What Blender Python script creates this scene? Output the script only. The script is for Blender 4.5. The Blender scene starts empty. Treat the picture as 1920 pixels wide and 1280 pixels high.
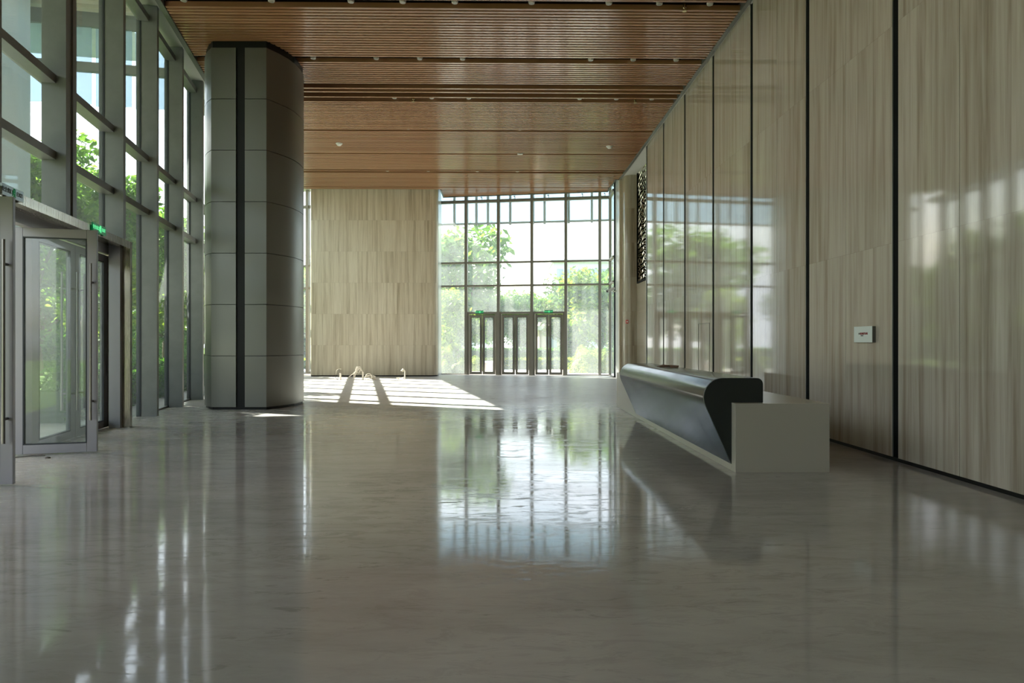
import bpy, math, random
import numpy as np
from mathutils import Vector
C = bpy.context.scene.collection
SC = bpy.context.scene
R = math.radians
# ------------------------------------------------------------------ camera, sky, sun, exposure
YAW = 0.0148                      # camera looks a touch to the right of the hall's long axis
cam = bpy.data.objects.new('camera', bpy.data.cameras.new('camera')); C.objects.link(cam)
cam.data.sensor_width = 36; cam.data.lens = 36*1285/1920
cam.data.shift_y = 2/1920; cam.data.clip_end = 600
cam.location = (0, 0, 1.4); cam.rotation_euler = (R(90), 0, -YAW)
SC.camera = cam
SC.view_settings.view_transform = 'Standard'; SC.view_settings.look = 'None'
SC.view_settings.gamma = 1; SC.view_settings.use_curve_mapping = False
SC.view_settings.exposure = 1.45
SC.cycles.transparent_max_bounces = 24; SC.cycles.max_bounces = 9
SC.cycles.diffuse_bounces = 5; SC.cycles.glossy_bounces = 4; SC.cycles.transmission_bounces = 4
SC.cycles.sample_clamp_indirect = 6; SC.cycles.use_denoising = True
SC.cycles.caustics_reflective = False; SC.cycles.caustics_refractive = False

sun = bpy.data.objects.new('sun', bpy.data.lights.new('sun', 'SUN')); C.objects.link(sun)
sun.data.energy = 14.5; sun.data.angle = R(0.6); sun.data.color = (1, .94, .85)
SUN = Vector((.9, -.44, -.85)).normalized()          # travel direction
sun.rotation_euler = SUN.to_track_quat('-Z', 'Y').to_euler(); sun.location = (-20, 30, 30)

W = bpy.data.worlds.new('sky'); SC.world = W; W.use_nodes = True
nt = W.node_tree; nt.nodes.clear()
def nd(t, kind, **kw):
    n = t.nodes.new(kind)
    for k, v in kw.items(): setattr(n, k, v)
    return n
sky = nd(nt, 'ShaderNodeTexSky'); sky.sky_type = 'NISHITA'; sky.sun_disc = False
sky.sun_elevation = R(40); sky.sun_rotation = math.atan2(-.9, .44); sky.air_density = 1.4; sky.dust_density = 2.2
tc = nd(nt, 'ShaderNodeTexCoord'); nz = nd(nt, 'ShaderNodeTexNoise'); nz.inputs['Scale'].default_value = 2.6; nz.inputs['Detail'].default_value = 7
mp = nd(nt, 'ShaderNodeMapping'); mp.inputs['Scale'].default_value = (1, 1, 3)
rp = nd(nt, 'ShaderNodeValToRGB'); rp.color_ramp.elements[0].position = .38; rp.color_ramp.elements[1].position = .62
mx = nd(nt, 'ShaderNodeMix', data_type='RGBA'); mul = nd(nt, 'ShaderNodeMix', data_type='RGBA', blend_type='MULTIPLY')
mul.inputs[0].default_value = 1; mul.inputs[7].default_value = (.30, .29, .29, 1)
bg = nd(nt, 'ShaderNodeBackground'); out = nd(nt, 'ShaderNodeOutputWorld')
nt.links.new(tc.outputs['Generated'], mp.inputs[0]); nt.links.new(mp.outputs[0], nz.inputs['Vector'])
nt.links.new(nz.outputs['Fac'], rp.inputs[0]); nt.links.new(rp.outputs[0], mx.inputs[0])
nt.links.new(sky.outputs[0], mul.inputs[6]); nt.links.new(mul.outputs[2], mx.inputs[6]); mx.inputs[7].default_value = (1.42, 1.48, 1.64, 1)
nt.links.new(mx.outputs[2], bg.inputs[0]); nt.links.new(bg.outputs[0], out.inputs[0]); bg.inputs[1].default_value = 1.0

# ------------------------------------------------------------------ frames of reference
def CW(lat, d):                                      # camera-aligned plan metres -> hall metres
    return (lat*math.cos(YAW) + d*math.sin(YAW), -lat*math.sin(YAW) + d*math.cos(YAW))
def FA(s, t):                                        # left facade: s along it, t outward
    return (-3.91 - .1984*s - .980*t, .058 + .980*s - .1984*t)
def FW(k, t):                                        # far glass wall: k along it to the right, t outward
    return (-2.679 + .986*k + .1665*t, 30.25 - .1665*k + .986*t)

# ------------------------------------------------------------------ materials
def mat(name, col=(.5, .5, .5), rough=.5, metal=0, spec=.5, coat=0, emit=None):
    m = bpy.data.materials.new(name); m.use_nodes = True
    b = m.node_tree.nodes['Principled BSDF']
    b.inputs['Base Color'].default_value = (*col, 1); b.inputs['Roughness'].default_value = rough
    b.inputs['Metallic'].default_value = metal; b.inputs['Specular IOR Level'].default_value = spec
    b.inputs['Coat Weight'].default_value = coat; b.inputs['Coat Roughness'].default_value = .06
    if emit: b.inputs['Emission Color'].default_value = (*emit[0], 1); b.inputs['Emission Strength'].default_value = emit[1]
    return m
def P(m): return m.node_tree.nodes['Principled BSDF']
def noise(m, scale=(1, 1, 1), sc=1, detail=5, rough=.6, coord='Object', dist=0):
    t = m.node_tree
    c = nd(t, 'ShaderNodeTexCoord'); mp = nd(t, 'ShaderNodeMapping'); mp.inputs['Scale'].default_value = scale
    n = nd(t, 'ShaderNodeTexNoise'); n.inputs['Scale'].default_value = sc; n.inputs['Detail'].default_value = detail
    n.inputs['Roughness'].default_value = rough; n.inputs['Distortion'].default_value = dist
    t.links.new(c.outputs[coord], mp.inputs[0]); t.links.new(mp.outputs[0], n.inputs['Vector']); n.label = 'n'
    return n
def ramp(m, src, stops):
    r = nd(m.node_tree, 'ShaderNodeValToRGB'); e = r.color_ramp.elements
    while len(e) < len(stops): e.new(.5)
    for i, (p, c) in enumerate(stops):
        e[i].position = p; e[i].color = (*c, 1) if len(c) == 3 else c
    m.node_tree.links.new(src, r.inputs[0]); return r.outputs[0]
def mixc(m, fac, a, b, mode='MIX'):
    x = nd(m.node_tree, 'ShaderNodeMix', data_type='RGBA', blend_type=mode)
    for s, v in ((0, fac), (6, a), (7, b)):
        if hasattr(v, 'links'): m.node_tree.links.new(v, x.inputs[s])
        elif isinstance(v, (int, float)): x.inputs[s].default_value = v
        else: x.inputs[s].default_value = (*v, 1)
    return x.outputs[2]
def link(m, a, b): m.node_tree.links.new(a, b)
def mth(m, op, a, b=0):
    x = nd(m.node_tree, 'ShaderNodeMath', operation=op)
    for i, v in enumerate((a, b)):
        if hasattr(v, 'links'): link(m, v, x.inputs[i])
        else: x.inputs[i].default_value = v
    return x.outputs[0]
g1 = lambda v: (v, v, v)

def stone(name, ax, tw, th, tint=(1, 1, 1), rough=.09, coat=0.0):
    """vertically grained travertine cladding; ax = horizontal axis of the wall (0 x, 1 y), tiles tw by th"""
    m = mat(name, rough=rough, spec=.55)
    t = m.node_tree; geo = nd(t, 'ShaderNodeNewGeometry'); sp = nd(t, 'ShaderNodeSeparateXYZ'); link(m, geo.outputs['Position'], sp.inputs[0])
    u, z = sp.outputs[ax], sp.outputs[2]
    iu = mth(m, 'FLOOR', mth(m, 'DIVIDE', u, tw)); iz = mth(m, 'FLOOR', mth(m, 'DIVIDE', z, th))
    cb = nd(t, 'ShaderNodeCombineXYZ'); link(m, iu, cb.inputs[0]); link(m, iz, cb.inputs[1])
    wn = nd(t, 'ShaderNodeTexWhiteNoise'); link(m, cb.outputs[0], wn.inputs[0])
    cb2 = nd(t, 'ShaderNodeCombineXYZ'); link(m, mth(m, 'MULTIPLY', u, 9), cb2.inputs[0])
    link(m, mth(m, 'ADD', mth(m, 'MULTIPLY', z, .35), mth(m, 'MULTIPLY', wn.outputs[0], 3.0)), cb2.inputs[1]); link(m, mth(m, 'MULTIPLY', iu, .37), cb2.inputs[2])
    n = nd(t, 'ShaderNodeTexNoise'); n.inputs['Detail'].default_value = 8; n.inputs['Roughness'].default_value = .62; n.inputs['Scale'].default_value = .9; n.inputs['Distortion'].default_value = .25
    link(m, cb2.outputs[0], n.inputs['Vector'])
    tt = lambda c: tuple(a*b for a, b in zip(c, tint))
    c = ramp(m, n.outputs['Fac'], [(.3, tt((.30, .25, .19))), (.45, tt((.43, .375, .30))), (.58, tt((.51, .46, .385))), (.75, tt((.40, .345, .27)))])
    c = mixc(m, .12, c, wn.outputs[0], 'SOFT_LIGHT')
    # hairline tile joints
    fu = mth(m, 'FRACT', mth(m, 'DIVIDE', u, tw)); fz = mth(m, 'FRACT', mth(m, 'DIVIDE', z, th))
    j = mth(m, 'MAXIMUM', mth(m, 'LESS_THAN', fu, .004/tw), mth(m, 'LESS_THAN', fz, .003/th))
    c = mixc(m, mth(m, 'MULTIPLY', j, .45), c, (.12, .10, .08))
    link(m, c, P(m).inputs['Base Color'])
    n2 = noise(m, (1, 1, 1), 1.3, 4)
    bmp = nd(t, 'ShaderNodeBump'); bmp.inputs['Strength'].default_value = .012; bmp.inputs['Distance'].default_value = .03
    link(m, n2.outputs['Fac'], bmp.inputs['Height']); link(m, bmp.outputs[0], P(m).inputs['Normal'])
    return m
M = {}
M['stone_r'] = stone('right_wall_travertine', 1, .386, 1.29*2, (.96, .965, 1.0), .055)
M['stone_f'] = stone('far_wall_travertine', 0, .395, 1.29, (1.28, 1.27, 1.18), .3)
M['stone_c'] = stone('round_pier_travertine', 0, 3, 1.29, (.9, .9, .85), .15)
# floor
m = M['floor'] = mat('polished_marble', rough=.08, spec=.6)
a = noise(m, (.7, 2.2, 1), 1.1, 9, .68, dist=.6); b = noise(m, (.25, .5, 1), .6, 4, .5); d = noise(m, (1.1, 3.4, 1), 2.4, 10, .75, dist=1.2)
c = ramp(m, a.outputs['Fac'], [(.3, (.29, .275, .265)), (.5, (.37, .358, .345)), (.7, (.44, .43, .415))])
c = mixc(m, .4, c, ramp(m, b.outputs['Fac'], [(.35, (.27, .25, .255)), (.65, (.50, .48, .445))]))
st = ramp(m, d.outputs['Fac'], [(.43, g1(1)), (.50, g1(0))])
msk = noise(m, (.3, .35, 1), .8, 3, .5); mk = ramp(m, msk.outputs['Fac'], [(.36, g1(.12)), (.55, g1(1))])
fk = noise(m, (1.5, 6.5, 1), 1.9, 8, .7, dist=.9); fl_ = ramp(m, fk.outputs['Fac'], [(.345, g1(1)), (.40, g1(0))])
# most of the trodden-in scuffs lie between the doors and the desk, few near the right wall and close to the viewer
_g0 = nd(m.node_tree, 'ShaderNodeNewGeometry'); _s0 = nd(m.node_tree, 'ShaderNodeSeparateXYZ'); link(m, _g0.outputs['Position'], _s0.inputs[0])
def mr0(v, a_, b_, lo, hi):
    x = nd(m.node_tree, 'ShaderNodeMapRange'); x.interpolation_type = 'SMOOTHSTEP'
    for i_, q_ in ((1, a_), (2, b_), (3, lo), (4, hi)): x.inputs[i_].default_value = q_
    link(m, v, x.inputs[0]); return x.outputs[0]
tread = mth(m, 'MULTIPLY', mr0(_s0.outputs[1], 2.6, 6.5, .35, 1), mr0(_s0.outputs[0], .8, 3.4, 1, .3))
stf = mth(m, 'MULTIPLY', tread, mth(m, 'MINIMUM', mth(m, 'ADD', mth(m, 'MULTIPLY', mth(m, 'MULTIPLY', st, mk), .42), mth(m, 'MULTIPLY', fl_, .7)), .9))
c = mixc(m, stf, c, (.10, .085, .085)); link(m, c, P(m).inputs['Base Color'])
dust = noise(m, (1, 2.6, 1), 3.1, 9, .7, dist=.8)
r = ramp(m, dust.outputs['Fac'], [(.35, g1(.03)), (.55, g1(.055)), (.75, g1(.14))])
r2 = mth(m, 'ADD', r, mth(m, 'MULTIPLY', stf, .4)); 
# a film of building dust dulls the far part of the floor and the strip along the left doors; its pale mix also paints in brightness
_g = nd(m.node_tree, 'ShaderNodeNewGeometry'); _s = nd(m.node_tree, 'ShaderNodeSeparateXYZ'); link(m, _g.outputs['Position'], _s.inputs[0])
_dn = noise(m, (.5, 1.2, 1), 1.3, 8, .7)
def mrange(v, a, b):
    x = nd(m.node_tree, 'ShaderNodeMapRange'); x.interpolation_type = 'SMOOTHSTEP'; x.inputs[1].default_value = a; x.inputs[2].default_value = b; link(m, v, x.inputs[0]); return x.outputs[0]
_yy = mth(m, 'ADD', _s.outputs[1], mth(m, 'MULTIPLY', _dn.outputs['Fac'], 5))
_far = mrange(_yy, 13.4, 19.5)
_lx = mth(m, 'ADD', mth(m, 'ADD', _s.outputs[0], mth(m, 'MULTIPLY', _s.outputs[1], .2)), mth(m, 'MULTIPLY', _dn.outputs['Fac'], 1.6))
_left = mrange(mth(m, 'MULTIPLY', _lx, -1), 1.5, 2.9)
film = mth(m, 'MAXIMUM', _far, mth(m, 'MULTIPLY', _left, .75))
link(m, mth(m, 'ADD', r2, mth(m, 'MULTIPLY', film, .28)), P(m).inputs['Roughness'])
link(m, mixc(m, mth(m, 'MULTIPLY', film, .6), c, (.57, .56, .53)), P(m).inputs['Base Color'])
link(m, mth(m, 'SUBTRACT', mth(m, 'SUBTRACT', .48, mth(m, 'MULTIPLY', stf, .4)), mth(m, 'MULTIPLY', film, .3)), P(m).inputs['Specular IOR Level'])
bmp = nd(m.node_tree, 'ShaderNodeBump'); bmp.inputs['Strength'].default_value = .03; bmp.inputs['Distance'].default_value = .02
link(m, a.outputs['Fac'], bmp.inputs['Height']); link(m, bmp.outputs[0], P(m).inputs['Normal'])
# slat timber
m = M['slat'] = mat('timber_look_slats', rough=.19, spec=.7, coat=.15)
a = nd(m.node_tree, 'ShaderNodeNewGeometry'); c = ramp(m, a.outputs['Random Per Island'], [(0, (.33, .165, .085)), (.5, (.39, .20, .105)), (1, (.44, .235, .13))])
link(m, c, P(m).inputs['Base Color'])
M['dark'] = mat('black_recess', (.006, .006, .006), .5, spec=.3)
M['plenum'] = mat('black_plenum', (.014, .008, .006), .8, spec=.2)
M['groove'] = mat('black_groove_metal', (.005, .006, .006), .75, spec=.08)
m = M['alu'] = mat('grey_powder_coated_metal', (.2, .21, .2), .38, metal=.15)
n = noise(m, sc=3); link(m, ramp(m, n.outputs['Fac'], [(.3, (.155, .162, .155)), (.7, (.19, .197, .19))]), P(m).inputs['Base Color'])
M['alu_far'] = mat('bronze_grey_mullion_metal', (.25, .235, .2), .4, metal=.1)
M['alu_d'] = mat('grey_door_frame_metal', (.27, .265, .285), .4, metal=.2)
M['gask'] = mat('black_gasket', (.02, .025, .03), .6)
M['soffit'] = mat('pale_soffit_paint', (.62, .63, .58), .5)
M['trim'] = mat('grey_edge_trim', (.17, .18, .165), .35, metal=.3)
M['white'] = mat('pale_painted_panel', (.60, .62, .60), .25)
m = M['ss'] = mat('brushed_stainless', (.42, .38, .31), .22, metal=1)
n = noise(m, (40, 40, .6), 2, 4); link(m, ramp(m, n.outputs['Fac'], [(.3, g1(.18)), (.7, g1(.3))]), P(m).inputs['Roughness'])
M['ssbar'] = mat('handle_steel', (.2, .19, .18), .3, metal=1)
m = M['colm'] = mat('champagne_metal_cladding', (.165, .165, .148), .34, metal=.6)
n = noise(m, (1, 1, 1), 1.2, 3); link(m, ramp(m, n.outputs['Fac'], [(.3, g1(.32)), (.7, g1(.42))]), P(m).inputs['Roughness'])
m = M['desk'] = mat('dark_polished_counter_metal', (.035, .042, .05), .22, metal=0, spec=.15)
n = noise(m, (1.2, .9, 1.0), 1.5, 4, .5, dist=.4)
link(m, ramp(m, n.outputs['Fac'], [(.38, g1(.14)), (.6, g1(.2)), (.75, g1(.27))]), P(m).inputs['Roughness'])
link(m, ramp(m, n.outputs['Fac'], [(.4, (.010, .012, .015)), (.6, (.018, .022, .027)), (.75, (.05, .058, .068))]), P(m).inputs['Base Color'])
M['deskend'] = mat('matt_black_end_panel', (.010, .014, .013), .45)
M['plinth'] = mat('cream_solid_surface', (.40, .375, .32), .22)
M['plastic'] = mat('white_plastic', (.75, .75, .70), .35)
M['lens'] = mat('lamp_lens', (.35, .33, .28), .3)
M['brass'] = mat('sprinkler_brass', (.7, .6, .35), .25, metal=1)
M['red'] = mat('red_plastic', (.6, .03, .02), .35)
M['redtext'] = mat('red_print', (.35, .03, .03), .5)
M['greytext'] = mat('grey_print', (.12, .12, .12), .5)
M['green'] = mat('exit_sign_green', (.01, .10, .04), .3, emit=((.02, .5, .16), .06))
M['greenlit'] = mat('exit_sign_lit_symbol', (.1, .6, .25), .3, emit=((.15, 1, .4), .3))
M['acryl'] = mat('exit_sign_acrylic', (.5, .58, .52), .1)
M['ink'] = mat('dark_print', (.03, .05, .04), .5)
M['box'] = mat('sign_box_face', (.72, .78, .76), .3)
M['boxside'] = mat('sign_box_side', (.09, .085, .07), .4)
M['wire'] = mat('pale_cable', (.75, .68, .58), .5)
M['wired'] = mat('dark_cable', (.08, .07, .06), .5)
M['brown'] = mat('brown_paper', (.16, .08, .045), .7)
M['asph'] = mat('grey_paving', (.42, .40, .36), .8)
n = noise(M['asph'], sc=1.5); link(M['asph'], ramp(M['asph'], n.outputs['Fac'], [(.3, (.36, .34, .31)), (.7, (.5, .48, .44))]), P(M['asph']).inputs['Base Color'])
M['lawn'] = mat('lawn_grass', (.10, .17, .04), .9, spec=.1)
n = noise(M['lawn'], sc=6); link(M['lawn'], ramp(M['lawn'], n.outputs['Fac'], [(.3, (.06, .11, .02)), (.7, (.15, .22, .05))]), P(M['lawn']).inputs['Base Color'])
M['kerb'] = mat('pale_kerb_stone', (.6, .58, .52), .7)
M['conc'] = mat('pale_blue_grey_pillar', (.36, .43, .46), .6)
n = noise(M['conc'], (1, 1, .15), 5, 6); link(M['conc'], ramp(M['conc'], n.outputs['Fac'], [(.3, (.66, .80, .88)), (.7, (.76, .88, .95))]), P(M['conc']).inputs['Base Color'])
M['canopy'] = mat('tan_canopy_slats', (.55, .50, .40), .5)
M['bldg'] = mat('distant_facade_white', (.58, .60, .66), .7)
M['bldgw'] = mat('distant_window_band', (.28, .33, .42), .3)
M['kiosk'] = mat('pinkish_kiosk_wall', (.45, .36, .32), .7)
M['bark'] = mat('tree_bark', (.16, .12, .085), .9)
def leafm(name, cols, trans=.45):
    m = mat(name, cols[1], .55, spec=.25); t = m.node_tree
    oi = nd(t, 'ShaderNodeNewGeometry'); n = noise(m, sc=1.6, detail=3)
    x = mth(m, 'ADD', mth(m, 'MULTIPLY', oi.outputs['Random Per Island'], .6), mth(m, 'MULTIPLY', n.outputs['Fac'], .4))
    c = ramp(m, x, [(.15, cols[0]), (.5, cols[1]), (.85, cols[2])]); link(m, c, P(m).inputs['Base Color'])
    tr = nd(t, 'ShaderNodeBsdfTranslucent'); link(m, mixc(m, 1, c, (1.5, 1.7, .7), 'MULTIPLY'), tr.inputs[0])
    ms = nd(t, 'ShaderNodeMixShader'); ms.inputs[0].default_value = trans
    link(m, P(m).outputs[0], ms.inputs[1]); link(m, tr.outputs[0], ms.inputs[2]); link(m, ms.outputs[0], t.nodes['Material Output'].inputs[0])
    return m
M['leaf1'] = leafm('tree_leaves_mid_green', [(.05, .11, .03), (.10, .19, .05), (.18, .27, .08)])
M['leaf2'] = leafm('tree_leaves_yellow_green', [(.07, .12, .02), (.14, .21, .04), (.26, .30, .07)])
M['leaf3'] = leafm('tree_leaves_dark_green', [(.02, .06, .02), (.045, .10, .03), (.09, .16, .05)])
M['leafb'] = leafm('bush_leaves_lime', [(.11, .17, .02), (.22, .28, .04), (.38, .38, .08)])
M['leafh'] = leafm('hedge_leaves', [(.03, .08, .015), (.06, .15, .025), (.12, .25, .04)])
def glass(name, tint=(.93, .975, .955), dust_haze=.03, dcol=(.8, .88, .86), amp=.02):  # dust scatter also stands in for bright haze over the outdoor view
    m = bpy.data.materials.new(name); m.use_nodes = True; t = m.node_tree; t.nodes.clear()
    o = nd(t, 'ShaderNodeOutputMaterial'); tr = nd(t, 'ShaderNodeBsdfTransparent'); tr.inputs[0].default_value = (*tint, 1)
    gl = nd(t, 'ShaderNodeBsdfGlossy'); gl.inputs['Roughness'].default_value = .015
    lw = nd(t, 'ShaderNodeLayerWeight'); lw.inputs[0].default_value = .5
    f = mth(m, 'ADD', mth(m, 'MULTIPLY', mth(m, 'POWER', lw.outputs['Facing'], 4), .5), .04)
    m1 = nd(t, 'ShaderNodeMixShader'); link(m, f, m1.inputs[0]); link(m, tr.outputs[0], m1.inputs[1]); link(m, gl.outputs[0], m1.inputs[2])
    df = nd(t, 'ShaderNodeBsdfDiffuse'); df.inputs[0].default_value = (*dcol, 1); tl = nd(t, 'ShaderNodeBsdfTranslucent'); tl.inputs[0].default_value = (*dcol, 1)
    m2 = nd(t, 'ShaderNodeMixShader'); m2.inputs[0].default_value = .6; link(m, df.outputs[0], m2.inputs[1]); link(m, tl.outputs[0], m2.inputs[2])
    n = noise(m, (1, 1, .5), 1.4, 6, .65); du = ramp(m, n.outputs['Fac'], [(.35, g1(dust_haze)), (.7, g1(dust_haze+amp))])
    m3 = nd(t, 'ShaderNodeMixShader'); link(m, du, m3.inputs[0]); link(m, m1.outputs[0], m3.inputs[1]); link(m, m2.outputs[0], m3.inputs[2])
    link(m, m3.outputs[0], o.inputs[0]); return m
M['glassL'] = glass('green_tinted_facade_glass', (.935, .97, .96), .035)
M['glassF'] = glass('dusty_hazed_far_glass', (.96, .98, .975), .095, amp=.07)
M['glassD'] = glass('door_glass', (.94, .975, .97), .08)
M['glassS'] = glass('frosted_screen_glass', (.66, .76, .82), .26, (.62, .74, .80), .05)
M['mirror'] = mat('rippled_mirror_metal', (.75, .70, .58), .04, metal=1)
wv = nd(M['mirror'].node_tree, 'ShaderNodeTexWave'); wv.inputs['Scale'].default_value = 1.6; wv.inputs['Distortion'].default_value = 7; wv.inputs['Detail'].default_value = 1; wv.bands_direction = 'Z'
_c = nd(M['mirror'].node_tree, 'ShaderNodeTexCoord'); link(M['mirror'], _c.outputs['Object'], wv.inputs[0])
bmp = nd(M['mirror'].node_tree, 'ShaderNodeBump'); bmp.inputs['Strength'].default_value = .9; bmp.inputs['Distance'].default_value = .12
link(M['mirror'], wv.outputs['Fac'], bmp.inputs['Height']); link(M['mirror'], bmp.outputs[0], P(M['mirror']).inputs['Normal'])

# ------------------------------------------------------------------ mesh helpers
class MB:
    def __init__(s): s.v = []; s.f = []; s.sm = []
    def prism(s, pts, z0, z1, smooth=False):
        """vertical prism on a plan polygon"""
        n = len(pts); b = len(s.v)
        ar = sum(pts[i][0]*pts[(i+1) % n][1]-pts[(i+1) % n][0]*pts[i][1] for i in range(n))
        if ar < 0: pts = pts[::-1]
        s.v += [(p[0], p[1], z0) for p in pts] + [(p[0], p[1], z1) for p in pts]
        s.f.append(tuple(b+i for i in range(n))[::-1]); s.sm.append(False)
        s.f.append(tuple(b+n+i for i in range(n))); s.sm.append(False)
        for i in range(n):
            j = (i+1) % n; s.f.append((b+i, b+j, b+n+j, b+n+i)); s.sm.append(smooth)
        return s
    def box(s, x0, x1, y0, y1, z0, z1): return s.prism([(x0, y0), (x1, y0), (x1, y1), (x0, y1)], z0, z1)
    def fbox(s, F, a0, a1, t0, t1, z0, z1): return s.prism([F(a0, t0), F(a1, t0), F(a1, t1), F(a0, t1)], z0, z1)
    def extr(s, prof, y0, y1, smooth=()):
        """profile in xz extruded along y; smooth = set of edge indices"""
        n = len(prof); b = len(s.v)
        s.v += [(p[0], y0, p[1]) for p in prof] + [(p[0], y1, p[1]) for p in prof]
        s.f.append(tuple(b+i for i in range(n))); s.sm.append(False)
        s.f.append(tuple(b+n+i for i in range(n))[::-1]); s.sm.append(False)
        for i in range(n):
            j = (i+1) % n; s.f.append((b+i, b+n+i, b+n+j, b+j)); s.sm.append(i in smooth)
        return s
    def tube(s, pts, rad, n=8):
        pts = [Vector(p) for p in pts]; b = len(s.v); L = len(pts)
        for i, p in enumerate(pts):
            d = (pts[min(i+1, L-1)]-pts[max(i-1, 0)]).normalized()
            u = d.orthogonal().normalized() if i == 0 else (u - d*u.dot(d)).normalized()
            w = d.cross(u); r = rad[i] if isinstance(rad, (list, tuple)) else rad
            for k in range(n):
                a = 2*math.pi*k/n; s.v.append(tuple(p + (u*math.cos(a)+w*math.sin(a))*r))
        for i in range(L-1):
            for k in range(n):
                k2 = (k+1) % n; s.f.append((b+i*n+k, b+i*n+k2, b+(i+1)*n+k2, b+(i+1)*n+k)); s.sm.append(True)
        s.f.append(tuple(b+k for k in range(n))[::-1]); s.sm.append(False)
        s.f.append(tuple(b+(L-1)*n+k for k in range(n))); s.sm.append(False)
        return s
    def lathe(s, prof, c, n=20):
        """profile (r,z) turned about a vertical axis at c"""
        b = len(s.v); L = len(prof)
        for r, z in prof:
            for k in range(n):
                a = 2*math.pi*k/n; s.v.append((c[0]+r*math.cos(a), c[1]+r*math.sin(a), c[2]+z))
        for i in range(L-1):
            for k in range(n):
                k2 = (k+1) % n; s.f.append((b+i*n+k, b+i*n+k2, b+(i+1)*n+k2, b+(i+1)*n+k)); s.sm.append(True)
        s.f.append(tuple(b+k for k in range(n))[::-1]); s.sm.append(False)
        s.f.append(tuple(b+(L-1)*n+k for k in range(n))); s.sm.append(False)
        return s
    def build(s, name, m, parent=None, bevel=0):
        me = bpy.data.meshes.new(name); me.from_pydata(s.v, [], s.f); me.update()
        if any(s.sm):
            me.polygons.foreach_set('use_smooth', [True]*len(s.f)); me.set_sharp_from_angle(angle=R(32))
        else: me.polygons.foreach_set('use_smooth', [False]*len(s.f))
        o = bpy.data.objects.new(name, me); C.objects.link(o); me.materials.append(m)
        if parent: o.parent = parent; o.matrix_parent_inverse = parent.matrix_world.inverted()
        if bevel:
            bv = o.modifiers.new('bevel', 'BEVEL'); bv.width = bevel; bv.segments = 2; bv.limit_method = 'ANGLE'
        return o
def tag(o, label=None, cat=None, group=None, kind=None):
    for k, v in (('label', label), ('category', cat), ('group', group), ('kind', kind)):
        if v: o[k] = v
    return o
def empty(name, loc=(0, 0, 0), **kw):
    o = bpy.data.objects.new(name, None); C.objects.link(o); o.location = loc; o.empty_display_size = .2
    bpy.context.view_layer.update(); return tag(o, **kw)
def box(*a): return MB().box(*a)
def fbox(*a): return MB().fbox(*a)
def text(body, size, m, parent, origin, xdir, name='lettering', depth=.002):
    """flat lettering standing upright, reading along xdir"""
    cu = bpy.data.curves.new(name, 'FONT'); cu.body = body; cu.size = size; cu.extrude = depth; cu.align_x = 'CENTER'; cu.align_y = 'CENTER'
    tmp = bpy.data.objects.new('tmp', cu); C.objects.link(tmp); bpy.context.view_layer.update()
    me = bpy.data.meshes.new_from_object(tmp.evaluated_get(bpy.context.evaluated_depsgraph_get())); bpy.data.objects.remove(tmp)
    x = Vector((*xdir, 0)).normalized(); z = Vector((0, 0, 1)); y = x.cross(z); o0 = Vector(origin)
    for v in me.vertices: v.co = o0 + x*v.co.x + z*v.co.y - y*(-v.co.z)
    me.materials.clear(); me.materials.append(m); me.name = name
    o = bpy.data.objects.new(name, me); C.objects.link(o)
    if parent: o.parent = parent; o.matrix_parent_inverse = parent.matrix_world.inverted()
    return o
def arc(cx, cy, r, a0, a1, n): return [(cx+r*math.cos(R(a0+(a1-a0)*i/n)), cy+r*math.sin(R(a0+(a1-a0)*i/n))) for i in range(n+1)]
ORD = ['first', 'second', 'third', 'fourth', 'fifth', 'sixth', 'seventh', 'eighth', 'ninth', 'tenth', 'eleventh', 'twelfth']

# ------------------------------------------------------------------ setting: floor, ceiling, walls
ZC = 7.7
fl = [FA(-6, .5), FA(32.2, .5), FW(-7.6, .25), FW(7.4, .25), (4.66, 27.5), (5.2, 26.4), (5.2, -6)]
tag(MB().prism(fl, -.3, 0).build('floor', M['floor']), 'polished grey marble floor with dark scuffs, wet-looking reflections', 'floor', kind='structure')
def ceil_left(y): return -3.70 - .2024*y            # wood edge along the facade
ce = empty('ceiling', (0, 10, ZC), label='brown timber-look slatted ceiling with dark recessed slots', cat='ceiling', kind='structure')
slots = [(-4.7, .15), (-2.2, .15), (.3, .15), (2.8, .15), (5.3, .15), (7.8, .15), (10.35, .15), (12.83, .18), (15.36, .15), (16.9, .10), (17.2, .1), (17.48, .1), (17.82, .12), (20.4, .1), (22.92, .1), (25.12, .1), (25.4, .08), (27.85, .1)]
fe_x0, fe_y0, fe_x1, fe_y1 = -2.5, 29.74, 4.38, 28.52
sl = MB(); y = -5.9
while y < 29.7:
    ok = not any(abs(y+.04-c) < w*.5+.045 for c, w in slots) or abs(y+.04-15.36) > 99
    if ok:
        if y < 28.3:
            r = 4.52 if y < 26.4 else 4.38
            sl.box(ceil_left(y), r, y, y+.068, ZC, ZC+.10)
        else:
            xr = 4.38 if y+.08 < fe_y1 else fe_x0 + (fe_y0-y-.08)/(fe_y0-fe_y1)*(fe_x1-fe_x0)
            if xr > -2.3: sl.box(-2.5, xr, y, y+.068, ZC, ZC+.10)
    y += .12
sl.build('timber_slats', M['slat'], ce)
MB().prism([(ceil_left(-6), -6), (4.52, -6), (4.52, 26.4), (4.38, 26.4), (4.38, fe_y1), (-2.5, fe_y0), (-2.5, 28.4), (ceil_left(28.4), 28.4)], ZC+.15, ZC+.2).build('plenum_backing', M['plenum'], ce)
tr = MB()
tr.prism([(ceil_left(-6)-.1, -6), (ceil_left(-6), -6), (ceil_left(28.4), 28.4), (ceil_left(28.4)-.1, 28.4)], ZC-.02, ZC+.3)
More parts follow.
